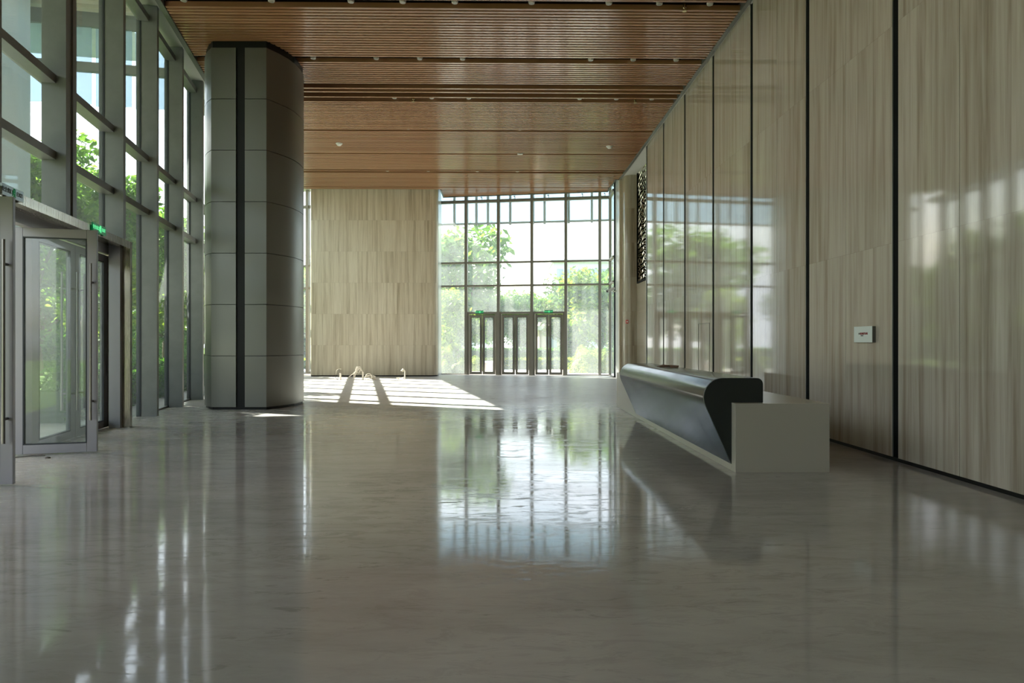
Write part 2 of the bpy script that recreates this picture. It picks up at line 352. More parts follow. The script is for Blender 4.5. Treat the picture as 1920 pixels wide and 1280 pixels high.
tr.box(4.52, 4.60, -6, 26.45, ZC-.02, ZC+.3); tr.box(4.38, 4.43, 26.4, 28.6, ZC-.02, ZC+.3); tr.box(4.43, 4.52, 26.4, 26.45, ZC-.02, ZC+.3)
tr.prism([(-2.55, fe_y0), (4.43, fe_y1-.02), (4.43, fe_y1+.04), (-2.55, fe_y0+.06)], ZC-.02, ZC+.3)
tr.box(-2.55, -2.5, 28.3, 29.78, ZC-.02, ZC+.3)
tag(tr.build('trim_1', M['trim']), 'grey metal edge trim around the slatted ceiling', 'trim', kind='structure')
sf = MB()
sf.prism([(ceil_left(-6)-.1, -6), (ceil_left(31)-.1, 31), FA(32, .45), FA(-6, .45)], 7.80, 7.9)
tag(sf.build('trim_2', M['soffit']), 'pale soffit strip along the left glass facade', 'soffit', kind='structure')
tag(box(4.60, 5.3, -6, 26.45, ZC+.01, ZC+.1).build('trim_3', M['soffit']), 'pale soffit over the recess at the end of the right wall', 'soffit', kind='structure')
tag(MB().prism([FA(-6.6, .55), (7, -6.5), (7, 29.1), FW(7.4, .3), FW(-7.6, .3), FA(32.4, .55)], 8.32, 8.6).build('ceiling_slab', M['soffit']), 'pale roof slab seen above the far glass', 'slab', kind='structure')

# right wall: stone panels over a black backing with open grooves
wr = empty('wall_right', (4.7, 10, 0), label='long right wall of polished grey-beige stone panels split by black grooves', cat='wall', kind='structure')
grooves = [-5.9, -3.54, -1.19, 1.15, 3.45, 5.74, 8.02, 10.34, 12.67, 14.98, 17.31, 19.6, 21.86]
for i in range(len(grooves)-1):
    a, b = grooves[i]+.065, grooves[i+1]-.065
    mid = (a+b)/2
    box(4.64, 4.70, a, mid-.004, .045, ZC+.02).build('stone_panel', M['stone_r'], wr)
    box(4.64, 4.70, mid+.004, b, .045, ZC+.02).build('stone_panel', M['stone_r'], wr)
box(4.70, 4.74, -6, 21.95, 0, ZC+.02).build('black_backing', M['groove'], wr)
gb = MB()
for g in grooves[1:]: gb.box(4.653, 4.70, g-.065, g+.065, .045, ZC)
gb.build('black_groove', M['groove'], wr)
gm = MB()
for g in grooves[1:]: gm.box(4.642, 4.656, g+.056, g+.064, .045, ZC)
gm.build('groove_edge_strip', M['alu'], wr)
box(4.63, 4.69, 21.925, 21.95, 0, ZC).build('end_strip', M['white'], wr)
h = MB(); h.box(4.634, 4.641, 15.25, 15.257, .5, 1.84).box(4.634, 4.641, 16.1, 16.107, .5, 1.84).box(4.634, 4.641, 15.25, 16.107, 1.835, 1.842)
h.build('hatch_outline', M['boxside'], wr)
tag(box(4.655, 4.70, -6, 21.95, 0, .045).build('baseboard_right', M['dark']), 'black recessed skirting under the right stone wall', 'skirting', kind='structure')
wr2 = empty('wall_recess', (5.1, 24, 0), label='shaded stone recess wall and round-edged pier beyond the last right wall panel', cat='wall', kind='structure')
box(5.08, 5.3, 21.95, 26.4, 0, ZC+.05).build('recess_back', M['stone_c'], wr2)
box(4.70, 5.3, 21.90, 21.94, 0, ZC).build('recess_side', M['stone_c'], wr2)
MB().prism([(5.08, 26.4), (4.64, 26.4)] + arc(4.88, 25.97, .24, 180, 270, 10) + [(5.08, 25.73)], 0, ZC+.01, smooth=True).build('round_pier', M['stone_c'], wr2)
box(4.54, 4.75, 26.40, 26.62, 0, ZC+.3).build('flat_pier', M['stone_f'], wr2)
# far stone core
wf = empty('wall_far', (-5.3, 28.4, 0), label='wide far wall block clad in warm vertically grained stone with rounded edge', cat='wall', kind='structure')
pts = [(-7.92, 29.9)] + arc(-7.82, 28.5, .1, 180, 270, 5) + arc(-2.95, 28.68, .28, 270, 350, 8) + [(-2.70, 29.9)]
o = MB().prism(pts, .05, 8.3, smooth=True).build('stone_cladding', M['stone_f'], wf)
pts2 = [(x*.998 if abs(x) > 3 else x-.02, y+.02) for x, y in pts]
tag(MB().prism(pts2, 0, .05).build('baseboard_far', M['dark']), 'thin black skirting under the far stone wall', 'skirting', kind='structure')
tag(box(-2.70, -2.66, 28.72, 30.25, 0, 8.3).build('trim_4', M['white']), 'pale side panel between far stone wall and glass', 'panel', kind='structure')
# back wall behind the camera
tag(box(-3.2, 5.3, -6.2, -6, 0, 8.3).build('wall_back', M['stone_f']), 'stone wall behind the viewer', 'wall', kind='structure')

# ------------------------------------------------------------------ window_1: left glass facade
w1 = empty('window_1', FA(15, 0)+(0,), label='tall left glass facade with deep grey fins', cat='window wall', kind='structure')
fins = [-5.9, -4.02, -2.1, -.2, 1.75, 3.65, 5.56, 7.48, 9.47, 11.46, 13.34, 15.22, 17.15, 19.06, 20.98, 22.9, 24.8, 26.7, 28.6, 30.4]
PS0, PS1 = 3.9, 11.70                                  # entrance portal along s
for i, s in enumerate(fins):
    z0 = 3.08 if PS0 < s < PS1 else 0
    f = MB().fbox(FA, s, s+.12, 0, .31, z0, 7.8)
    f.build('fin', M['alu'], w1)
    fbox(FA, s-.008, s+.128, .275, .36, z0, 7.8).build('gasket', M['gask'], w1)
    if i == len(fins)-1: break
    a, b = s+.12, fins[i+1]
    zg = 3.08 if (b > PS0 and a < PS1-.1) else 0
    if a < PS1 < b:                                     # the bay the portal ends in
        fbox(FA, a, PS1, .30, .31, 3.08, 7.8).build('pane', M['glassL'], w1)
        fbox(FA, PS1, b, .30, .31, .03, 7.8).build('pane', M['glassL'], w1)
    else:
        fbox(FA, a, b, .30, .31, zg+.02, 7.8).build('pane', M['glassL'], w1)
    tm = MB()
    for z, hh in ((3.87, .055), (4.88, .055), (7.55, .06)): tm.fbox(FA, a, b, .14, .34, z-hh, z+hh)
    if zg == 0: tm.fbox(FA, a if not a < PS1 < b else PS1, b, .28, .37, 0, .035)
    tm.build('transom', M['alu'], w1)
fbox(FA, 9.30, 9.47, .02, .31, 3.08, 7.8).build('fin', M['alu'], w1)

# entrance portal
po = empty('door_1', FA(8, 0)+(0,), label='brushed steel portal frame around the left entrance doors', cat='door frame', kind='structure')
pm = MB()
pm.fbox(FA, PS1-.1, PS1, -.06, .06, 0, 3.07).fbox(FA, PS0, PS0+.1, -.06, .06, 0, 3.07).fbox(FA, PS0, PS1, -.06, .06, 2.955, 3.07)
pm.fbox(FA, PS1-.06, PS1-.005, .06, .36, 0, 3.05).fbox(FA, PS0+.005, PS0+.06, .06, .36, 0, 3.05)
pm.fbox(FA, PS0, PS1, .06, .36, 2.99, 3.07)
pm.build('steel_surround', M['ss'], po)
hm = MB().fbox(FA, PS0+.1, PS1-.1, .25, .37, 2.85, 3.0)
s1 = 9.01                                                # start of the closed pair (by the open leaf's hinge)
for s in (s1-.06, 6.30, PS0+.1): hm.fbox(FA, s, s+.06, .27, .37, 0, 2.85)
hm.fbox(FA, PS1-.20, PS1-.06, .06, .23, 0, 2.99)
hm.build('head_frame', M['alu_d'], po)
def leaf(name, F, a0, a1, t, label, st=.12, zt=2.83, rail=.115, dark=False, handle_at=None, side=-1, hz=(.42, 2.42), m=None, gm=None, hoff=.1):
    """glazed door leaf in plan frame F from a0 to a1, centred on t; handle on side"""
    e = empty(name, F((a0+a1)/2, t)+(0,), label=label, cat='door', kind='structure')
    m = m or M['alu_d']; lo, hi = min(a0, a1), max(a0, a1)
    f = MB(); f.fbox(F, lo, lo+st, t-.025, t+.025, .012, zt).fbox(F, hi-st, hi, t-.025, t+.025, .012, zt)
    f.fbox(F, lo+st, hi-st, t-.025, t+.025, .012, .012+rail).fbox(F, lo+st, hi-st, t-.025, t+.025, zt-rail, zt)
    f.build('leaf_frame', m, e, bevel=.004)
    g = MB(); q = .012
    g.fbox(F, lo+st-.002, lo+st+q, t-.028, t+.028, rail+.01, zt-rail).fbox(F, hi-st-q, hi-st+.002, t-.028, t+.028, rail+.01, zt-rail)
    g.fbox(F, lo+st, hi-st, t-.028, t+.028, rail+.01, rail+.012+q).fbox(F, lo+st, hi-st, t-.028, t+.028, zt-rail-q, zt-rail+.002)
    g.build('glazing_bead', M['gask'], e)
    fbox(F, lo+st, hi-st, t-.004, t+.004, rail+.012, zt-rail).build('pane', gm or M['glassD'], e)
    if handle_at is not None:
        for sd in ((-1, 1) if side == 0 else (side,)):
            hb = MB(); p = F(handle_at, t+sd*hoff); hb.tube([(p[0], p[1], hz[0]), (p[0], p[1], hz[1])], .016, 10)
            h = hb.build('pull_handle', M['ssbar'], e)
            mb = MB(); w = hz[1]-hz[0]
            for z in (hz[0]+w*.12, hz[1]-w*.12):
                q0 = F(handle_at, t+sd*.02); q1 = F(handle_at, t+sd*hoff); mb.tube([(q0[0], q0[1], z), (q1[0], q1[1], z)], .014, 8)
            mb.build('handle_mount', M['ssbar'], h)
    return e
leaf('door_2', FA, s1+.02, s1+1.33, .32, 'closed glazed left entrance leaf seen through the open door', st=.17, handle_at=s1+1.2, side=0)
leaf('door_3', FA, s1+1.34, s1+2.64, .32, 'closed glazed left entrance leaf beside the steel jamb', st=.17, handle_at=s1+1.47, side=0)
# open leaves, swung into the hall: own plan frames
def open_frame(p, q):
    p, q = Vector(p), Vector(q); u = (q-p).normalized(); n = Vector((u.y, -u.x))
    return (lambda a, t: (p.x+u.x*a+n.x*t, p.y+u.y*a+n.y*t)), (q-p).length
OA, LA = open_frame(CW(-6.19, 8.50), CW(-5.295, 8.755))
leaf('door_4', OA, 0, LA, 0, 'open glazed entrance leaf standing into the hall, left side', st=.115, handle_at=LA-.05, side=1, hz=(.42, 2.40))
OB, LB = open_frame(CW(-5.80, 6.54), CW(-4.895, 6.74))
leaf('door_5', OB, 0, LB, 0, 'nearest open glazed entrance leaf at the left edge', st=.115, handle_at=LB-.05, side=1, hz=(.42, 2.40))

# ------------------------------------------------------------------ window_2: far glass wall
w2 = empty('window_2', FW(3, 0)+(0,), label='far glass wall with grid of bronze-grey mullions above three double doors', cat='window wall', kind='structure')
ks = [1.149, 2.581, 4.041, 5.505, 6.945]
allk = [-7.5, -6.2, -4.75, -3.3] + [-1.75, -.30] + ks + [7.38]
for k in allk[:4] + allk[4:]:
    if -.2 < k < 0: continue
    fbox(FW, k-.06, k+.06, -.16, .06, 0, 8.3).build('mullion', M['alu_far'], w2)
for i in range(len(allk)-1):
    a, b = allk[i]+.06, allk[i+1]-.06
    doors = allk[i] in ks[:3]
    fbox(FW, a, b, -.006, .006, 2.73 if doors else .03, 8.3).build('pane', M['glassF'], w2)
    tm = MB()
    for z, hh in ((3.87, .035), (4.88, .035), (7.55, .06)): tm.fbox(FW, a, b, -.12, .04, z-hh, z+hh)
    if doors: tm.fbox(FW, a, b, -.12, .04, 2.64, 2.73)
    else: tm.fbox(FW, a, b, -.06, .04, 0, .04)
    tm.build('transom', M['alu_far'], w2)
    if doors or i > 5:
        c_ = (a+b)/2; wn = MB(); wn.fbox(FW, c_-.01, c_+.01, -.2, -.1, 7.61, 7.72).fbox(FW, c_-.05, c_+.01, -.22, -.18, 7.68, 7.71)
        wn.build('window_winder', M['ssbar'], w2)
dlab = ['left', 'middle', 'right']
for i in range(3):
    a, b = ks[i]+.06, ks[i+1]-.06
    L = [FW(a, 0), FW(b, 0)]
    fbox(FW, a+.0, a+.07, -.1, .03, 0, 2.64).build('door_jamb', M['alu_far'], w2)
    fbox(FW, b-.07, b, -.1, .03, 0, 2.64).build('door_jamb', M['alu_far'], w2)
    a += .085; b -= .085; mid = (a+b)/2
    for sd, (x0, x1, hx) in enumerate(((a, mid-.01, mid-.06), (mid+.01, b, mid+.06))):
        leaf('door_%d' % (6+2*i+sd), FW, x0, x1, -.05, '%s leaf of the %s glazed double door in the far glass wall' % (('left', 'right')[sd], dlab[i]), st=.085, zt=2.6, rail=.1,
             handle_at=hx, side=-1, hz=(.45, 2.15), m=M['alu_far'], gm=M['glassF'], hoff=.07)
# glazed return and pale jamb at the right end
w3 = empty('window_3', (4.59, 28.2, 0), label='narrow glazed return at the right end of the far glass wall', cat='window wall', kind='structure')
RT = open_frame((4.617, 29.02), (4.56, 27.52))[0]
fbox(RT, .02, 1.48, -.005, .005, .03, 8.3).build('pane', M['glassF'], w3)
fbox(RT, 1.46, 1.52, -.03, .05, 0, 8.3).build('mullion', M['gask'], w3)
tm = MB()
for z, hh in ((3.87, .035), (4.88, .035), (7.55, .05), (.02, .02)): tm.fbox(RT, 0, 1.47, -.02, .1, z-hh, z+hh)
tm.build('transom', M['alu_far'], w3)
tag(MB().prism([(4.56, 27.46), (4.541, 26.62), (4.75, 26.62), (4.75, 27.46)], 0, 8.0).build('trim_5', M['white']), 'pale metal jamb panel between far glass and stone pier', 'panel', kind='structure')

# ------------------------------------------------------------------ clad column
co = empty('column', CW(-5.7, 15.7)+(0,), label='large round-ended metal clad column with a black vertical groove', cat='column')
cl = [(-5.762, 14.3), (-6.276, 14.3), (-6.45, 14.5), (-6.64, 14.8), (-6.76, 15.15), (-6.82, 15.6), (-6.78, 16.1), (-6.6, 16.55), (-6.25, 16.85), (-5.77, 16.88)]
cr = [(-5.77, 16.88), (-5.4, 16.64), (-5.1, 16.38), (-4.9, 16.1), (-4.80, 15.8), (-4.775, 15.45), (-4.79, 15.15), (-4.85, 14.88), (-4.96, 14.6), (-5.125, 14.3), (-5.575, 14.3)]
inset = lambda P_, k=.97, c=(-5.7, 15.7): [(c[0]+(x-c[0])*k, c[1]+(y_-c[1])*k) for x, y_ in P_]
cw = lambda P_: [CW(*p) for p in P_]
MB().prism(cw(inset(cl[1:]+cr[1:-1], .975)), 0, 7.72).build('black_core', M['dark'], co)
z = 7.55; hgt = 1.0725
for r_ in range(7):
    z1_ = z - r_*hgt; z0_ = max(.045, z1_-hgt+.012)
    for P_ in (cl, cr):
        o = MB().prism(cw(P_ + inset(P_[::-1], .965)), z0_, z1_, smooth=True).build('cladding_panel', M['colm'], co)
# ------------------------------------------------------------------ reception desk
de = empty('reception_desk', (3.0, 11, 0), label='long reception desk, dark curved metal counter over a cream base', cat='desk')
pl = MB(); pl.box(2.51, 3.53, 7.33, 7.455, 0, .745).box(2.62, 3.53, 7.455, 12.82, 0, .745)
pl.box(2.51, 2.62, 7.455, 12.82, 0, .07).box(2.51, 3.53, 12.82, 14.94, 0, .745)
pl.build('cream_base', M['plinth'], de, bevel=.003)
prof = [(2.512, .072)] + [(2.232, .70)] + arc(2.42, .80, .212, 205, 90, 14)[1:] + arc(2.79, .945, .067, 90, 0, 6) + [(2.857, .746), (2.63, .746), (2.63, .072)]
prof = [(x, min(z_, 1.012)) for x, z_ in prof]
nprof = len(prof)
MB().extr(prof, 7.49, 12.79, smooth=set(range(1, nprof-3))).build('curved_counter', M['desk'], de)
MB().extr(prof, 7.457, 7.49).build('end_panel', M['deskend'], de)
MB().extr(prof, 12.79, 12.815).build('end_panel', M['deskend'], de)
rg = random.Random(4)
bp = MB()
for i, (x, y_, a) in enumerate(((2.62, 10.9, .4), (2.70, 10.7, 1.2))):
    ca, sa = math.cos(a), math.sin(a); P4 = [(-.16, -.05), (.0, -.07), (.17, -.03), (.15, .05), (-.02, .06), (-.15, .04)]
    b0 = len(bp.v); zz = [.012, .035, .01, .02, .045, .008]
    bp.v += [(x+p*ca-q*sa, y_+p*sa+q*ca, 1.014+zz[j]*.8) for j, (p, q) in enumerate(P4)] + [(x+p*ca-q*sa, y_+p*sa+q*ca, 1.0125+zz[j]*.1) for j, (p, q) in enumerate(P4)]
    bp.f += [(b0, b0+1, b0+4, b0+5), (b0+1, b0+2, b0+3, b0+4), (b0+11, b0+10, b0+7, b0+6), (b0+10, b0+9, b0+8, b0+7)]
    bp.sm += [False]*4
    for j in range(6):
        k = (j+1) % 6; bp.f.append((b0+j, b0+6+j, b0+6+k, b0+k)); bp.sm.append(False)
tag(bp.build('paper_scrap', M['brown']), 'crumpled brown paper scrap lying on the dark counter top', 'paper')
# ------------------------------------------------------------------ wall box with red print
bx = empty('wall_box', (4.62, 8.66, 1.5), label='small white notice box with red print on the right stone wall', cat='box')
box(4.598, 4.64, 8.44, 8.87, 1.405, 1.603).build('box_body', M['boxside'], bx)
box(4.592, 4.598, 8.437, 8.873, 1.402, 1.606).build('face_plate', M['box'], bx, bevel=.001)
text('110', .032, M['greytext'], bx, (4.5905, 8.735, 1.512), (0, -1))
text('联网报警系统', .03, M['redtext'], bx, (4.5905, 8.625, 1.512), (0, -1))
text('报警电话', .015, M['greytext'], bx, (4.5905, 8.67, 1.487), (0, -1))
# framed mirror-like metal screen in the recess
sc_ = empty('metal_screen', (5.07, 24, 5.6), label='tall rippled mirror-metal screen high in the recess of the right wall', cat='screen')
box(5.055, 5.07, 22.2, 25.42, 3.66, ZC-.04).build('rippled_sheet', M['mirror'], sc_)
fm = MB(); fm.box(5.03, 5.08, 25.42, 25.5, 3.6, ZC).box(5.03, 5.08, 22.0, 25.42, 3.6, 3.66)
fm.build('frame', M['groove'], sc_)
# ------------------------------------------------------------------ exit signs
def exit_sign(F, a, t, z, w, h, label, lit=True, sgn=1):
    e = empty('exit_sign', F(a+w/2, t)+(z,), label=label, cat='sign', group='green exit signs over the doors')
    fbox(F, a, a+w, t-.012, t+.012, z, z+h).build('sign_board', M['green'] if lit else M['acryl'], e, bevel=.002)
    ts = t-.0135; x0, x1 = F(a, 0), F(a+w, 0); d = (x1[0]-x0[0], x1[1]-x0[1])
    P3 = lambda f, zz: F(a+w*f, ts) + (z+zz*h,)
    tm_ = M['greenlit'] if lit else M['ink']
    text('安全出口', h*.50, tm_, e, P3(.22, .5), d); text('EXIT', h*.55, tm_, e, P3(.80, .5), d)
    rm = MB()
    q = lambda fx, fz: (lambda p: (p[0], p[1], z+fz*h))(F(a+w*fx, ts-.001))
    if lit is not None:
        rm.tube([q(.515, .80), q(.53, .88)], h*.07, 8)
        rm.tube([q(.51, .76), q(.50, .5)], [h*.08, h*.06], 8)
        rm.tube([q(.50, .5), q(.54, .36), q(.525, .14)], h*.045, 6); rm.tube([q(.50, .5), q(.475, .3), q(.44, .24)], h*.045, 6)
        rm.tube([q(.51, .72), q(.55, .6), q(.575, .66)], h*.035, 6); rm.tube([q(.51, .72), q(.47, .62), q(.45, .5)], h*.035, 6)
        rm.build('running_figure', M['greenlit'] if lit else M['green'], e)
        fbox(F, a+w*.58, a+w*.60, ts-.003, ts, z+.1*h, z+.9*h).build('doorway_mark', M['greenlit'] if lit else M['green'], e)
    for f_ in (.2, .78): fbox(F, a+w*f_, a+w*(f_+.02), t-.005, t+.05, z-.02, z+.02).build('bracket', M['ssbar'], e)
exit_sign(FA, 9.93, -.075, 2.985, .50, .125, 'lit green exit sign on the far end of the left steel portal')
exit_sign(FA, 7.42, -.075, 2.975, .47, .12, 'pale clear exit sign above the nearest open door at far left', lit=False)
FWr = lambda a, t: FW(a, t)
exit_sign(FW, 1.60, -.18, 2.66, .34, .13, 'small green exit sign above the far left double door')
exit_sign(FW, 4.60, -.18, 2.66, .36, .13, 'small dark green exit sign above the far right double door')
# ------------------------------------------------------------------ ceiling fittings
def copy_tree(o):
    c = o.copy(); C.objects.link(c)
    for ch in o.children:
        k = ch.copy(); C.objects.link(k); k.parent = c
    return c
def down_at(px, d): return ((px-960)/1285 + .0148)*d
dl = empty('downlight', (0, 0, 0), cat='downlight')
MB().lathe([(.0, 0), (.052, 0), (.062, .02), (.062, .12)], (0, 0, -.02), 18).build('housing', M['plastic'], dl)
MB().lathe([(.0, -.003), (.045, -.003), (.045, 0)], (0, 0, -.02), 18).build('lens', M['lens'], dl)
rows = [('nearest', 12.83, [350, 512, 659.6, 756, 853, 996.7, 1141.7, 1236.7, 1332]),
        ('second', 15.36, [588.7, 706, 787.5, 867.5, 1108, 1188, 1269]),
        ('third', 17.82, [740, 810, 879, 1087, 1156, 1223]),
        ('fourth', 20.4, [766, 975, 1187]), ('fifth', 22.92, [624, 785, 1020]), ('sixth', 25.4, [727, 803, 895, 970]), ('last', 27.85, [603.6, 825, 1091])]
first = True
for rn, yy, pxs in rows:
    for i, px in enumerate(pxs):
        o = dl if first else copy_tree(dl); first = False
        o.location = (down_at(px, yy), yy + (-.03 if rn == 'nearest' else 0), ZC+.05)
        o['label'] = 'small round downlight, %s from the left in the %s ceiling slot' % (ORD[i], rn)
        o['group'] = 'downlights in the %s ceiling slot' % rn
sp = empty('sprinkler', (0, 0, 0), cat='sprinkler')
MB().lathe([(.0, -.075), (.045, -.072), (.045, -.066), (.01, -.06), (.012, -.02), (.03, -.01), (.034, .16)], (0, 0, 0), 14).build('sprinkler_head', M['brass'], sp)
for i, (px, yy, wh) in enumerate([(1285, 12.84, 'nearest slot, by the right wall'), (775.6, 17.78, 'third slot, left of centre'), (1191.6, 17.78, 'third slot, right of centre')]):
    o = sp if i == 0 else copy_tree(sp)
    o.location = (down_at(px, yy), yy, ZC); o['label'] = 'small brass sprinkler head under the %s' % wh; o['group'] = 'ceiling sprinklers'
sd_ = empty('smoke_detector', (0, 0, 0), cat='smoke detector')
MB().lathe([(.0, -.075), (.05, -.07), (.085, -.035), (.09, 0)], (0, 0, 0), 24).build('dome', M['plastic'], sd_)
MB().lathe([(.105, -.012), (.105, .004)], (0, 0, 0), 24).build('base_ring', M['plastic'], sd_)
for i, (px, py, wh) in enumerate([(637, 272, 'left part of the slatted ceiling'), (1143, 275, 'right part of the slatted ceiling')]):
    o = sd_ if i == 0 else copy_tree(sd_)
    yy = 6.27*1285/(642-py); o.location = (down_at(px, yy), yy, ZC); o['label'] = 'white domed smoke detector on the %s' % wh; o['group'] = 'ceiling smoke detectors'
o = empty('ceiling_sensor', (down_at(975, 22.9), 22.8, ZC), label='small flat rectangular white device in the middle of the ceiling', cat='sensor')
xx = down_at(975, 22.9); box(xx-.09, xx+.09, 22.76, 22.86, ZC-.045, ZC+.005).build('sensor_body', M['plastic'], o, bevel=.008)
# ------------------------------------------------------------------ CCTV camera, call point
cc = empty('security_camera', (4.56, 27.2, 3.45), label='small white security camera on the pale jamb beside the far glass', cat='camera')
MB().tube([(4.56, 27.2, 3.45), (4.42, 27.15, 3.42), (4.36, 27.12, 3.47)], .02, 8).build('arm', M['plastic'], cc)
MB().tube([(4.46, 27.2, 3.56), (4.16, 27.0, 3.42)], .055, 12).build('camera_body', M['plastic'], cc)
MB().tube([(4.16, 27.0, 3.42), (4.145, 26.99, 3.413)], .04, 12).build('lens', M['dark'], cc)
fa = empty('fire_call_point', (4.74, 25.72, 2.18), label='small red fire call point on the rounded stone pier', cat='alarm')
fcx, fcy = 4.71, 25.80
box(4.67, 4.76, 25.715, 25.80, 2.12, 2.25).build('alarm_box', M['red'], fa, bevel=.005)
box(4.69, 4.74, 25.708, 25.716, 2.155, 2.215).build('push_plate', M['plastic'], fa)
# ------------------------------------------------------------------ loose floor wiring by the far stone wall
def wx(px, d=25.8): return ((px-960)/1285+.0148)*d
def squig(c, n, rad, zr, seed, rr=.012, start=None):
    g = random.Random(seed); p = [start] if start else []
    for i in range(n):
        a = i*.9 + g.uniform(-.4, .4); q = rad*(.5+.5*g.random())
        p.append((c[0]+q*math.cos(a)*1.4, c[1]+q*math.sin(a)*.6, max(.012, c[2]+zr*g.random())))
    out = []
    for i in range(len(p)-1):
        p0, p1, p2, p3 = (Vector(p[max(0, min(len(p)-1, j))]) for j in (i-1, i, i+1, i+2))
        for k in range(4):
            t = k/4; out.append(tuple(.5*((2*p1)+(p2-p0)*t+(2*p0-5*p1+4*p2-p3)*t*t+(3*p1-p0-3*p2+p3)*t**3)))
    out = [(a, b, max(.012, c_)) for a, b, c_ in out]
    return out
Y0 = 25.8
st_ = empty('conduit_stub', (wx(639), Y0, 0), label='short pale conduit stub with thin dark wires, leftmost of the floor wiring', cat='conduit')
MB().tube([(wx(639.5), Y0, 0), (wx(639.5), Y0, .25)], .035, 10).build('pipe', M['wire'], st_)
MB().tube([(wx(634.5), Y0, 0), (wx(635.5), Y0, .2), (wx(637), Y0, .42)], .01, 6).build('wire', M['wired'], st_)
MB().tube([(wx(630), Y0, .16), (wx(631), Y0, .06), (wx(634), Y0, .01)], .01, 6).build('wire', M['wired'], st_)
MB().tube([(wx(631), Y0, .2), (wx(632), Y0, .36), (wx(637), Y0, .42), (wx(641), Y0, .40)], .007, 6).build('wire', M['wire'], st_)
wb = empty('wire_bundle', (wx(681), Y0, 0), label='tall arching tangle of pale cables from a conduit, middle of the floor wiring', cat='cables')
MB().tube([(wx(681.3), Y0, 0), (wx(681.3), Y0, .30)], .03, 10).build('pipe', M['wire'], wb)
for i, ch_ in enumerate([[(681, .30), (679, .4), (675, .45), (672, .36)], [(681, .3), (677, .48), (672, .5), (669, .35), (665, .2), (664, .04)], [(681, .3), (675, .42), (670, .5), (667, .38), (670, .3), (674, .24), (676, .36)],
                         [(670, .46), (667, .32), (661, .2), (655, .12), (653.5, .03)], [(672, .42), (669, .28), (667, .2), (664, .03)], [(668, .36), (664, .25), (658, .16), (655, .1)]]):
    MB().tube([(wx(p), Y0+.02*i-.05, max(.012, q)) for p, q in ch_], .012, 6).build('cable', M['wire'], wb)
cb = empty('cable_coil', (wx(694), Y0, 0), label='low coil of pale cable on the floor, right of the tall tangle', cat='cables')
MB().tube(squig((wx(696), Y0-.06, .03), 16, .17, .16, 3), .013, 6).build('cable', M['wire'], cb)
MB().tube(squig((wx(693), Y0-.14, .03), 9, .12, .2, 7), .013, 6).build('cable', M['wire'], cb)
MB().tube([(wx(697), Y0-.1, .07), (wx(701), Y0-.1, .05), (wx(705), Y0-.1, .02), (wx(708), Y0-.12, .014)], .03, 6).build('sleeve', M['wire'], cb)
wc = empty('conduit_pipe', (wx(759.5), Y0, 0), label='upright pale conduit with bent wire head, rightmost of the floor wiring', cat='conduit')
MB().tube([(wx(759.5), Y0, 0), (wx(759.5), Y0, .32), (wx(758), Y0, .38)], [.02, .02, .016], 10).build('pipe', M['wire'], wc)
MB().tube([(wx(758), Y0, .38), (wx(756), Y0, .40), (wx(752.5), Y0, .34), (wx(757), Y0, .33)], [.014, .03, .02, .02], 8).build('bent_wires', M['wire'], wc)
dbr = empty('cable_offcuts', (wx(752), Y0, 0), label='little heap of cable offcuts beside the rightmost conduit', cat='cables')
MB().tube(squig((wx(751), Y0-.08, .02), 12, .14, .1, 9), .014, 6).build('cable', M['wire'], dbr)
tag(MB().tube([CW(*p)+(.008,) for p in ((-6.2, 8.25), (-6.05, 8.3), (-5.9, 8.42), (-5.75, 8.44))], .006, 6).build('floor_wire', M['wired']), 'thin dark wire on the floor under the open glass door', 'wire')
tag(MB().lathe([(.03, 0), (.028, .012), (.01, .018)], CW(-5.62, 8.3)+(0.0,), 8).build('pebble', M['wired']), 'dark pebble on the floor in front of the open glass door', 'pebble')

# ------------------------------------------------------------------ outside: ground
tag(MB().box(-160, 160, -60, 220, -.5, -.32).build('ground_lawn', M['lawn']), 'grass beyond the building', 'lawn', kind='structure')
pv = MB(); pv.prism([FA(-8, .5), FA(34, .5), FA(34, 2.0), FA(-8, 2.0)], -.32, -.02); pv.prism([FA(3.6, 2.0), FA(12.4, 2.0), FA(12.4, 11), FA(3.6, 11)], -.32, -.02)
tag(pv.build('path', M['asph']), 'grey paved path outside the left facade', 'path', kind='structure')
tag(MB().prism([FW(-9, .25), FW(16, .25), FW(16, 6.5), FW(-9, 6.5)], -.32, -.02).build('terrace', M['asph']), 'sunlit pale paving outside the far glass wall', 'paving', kind='structure')
tag(MB().fbox(FA, 8, 34, 2.0, 2.12, -.32, .03).build('kerb', M['kerb']), 'pale kerb stone along the left path', 'kerb', kind='structure')
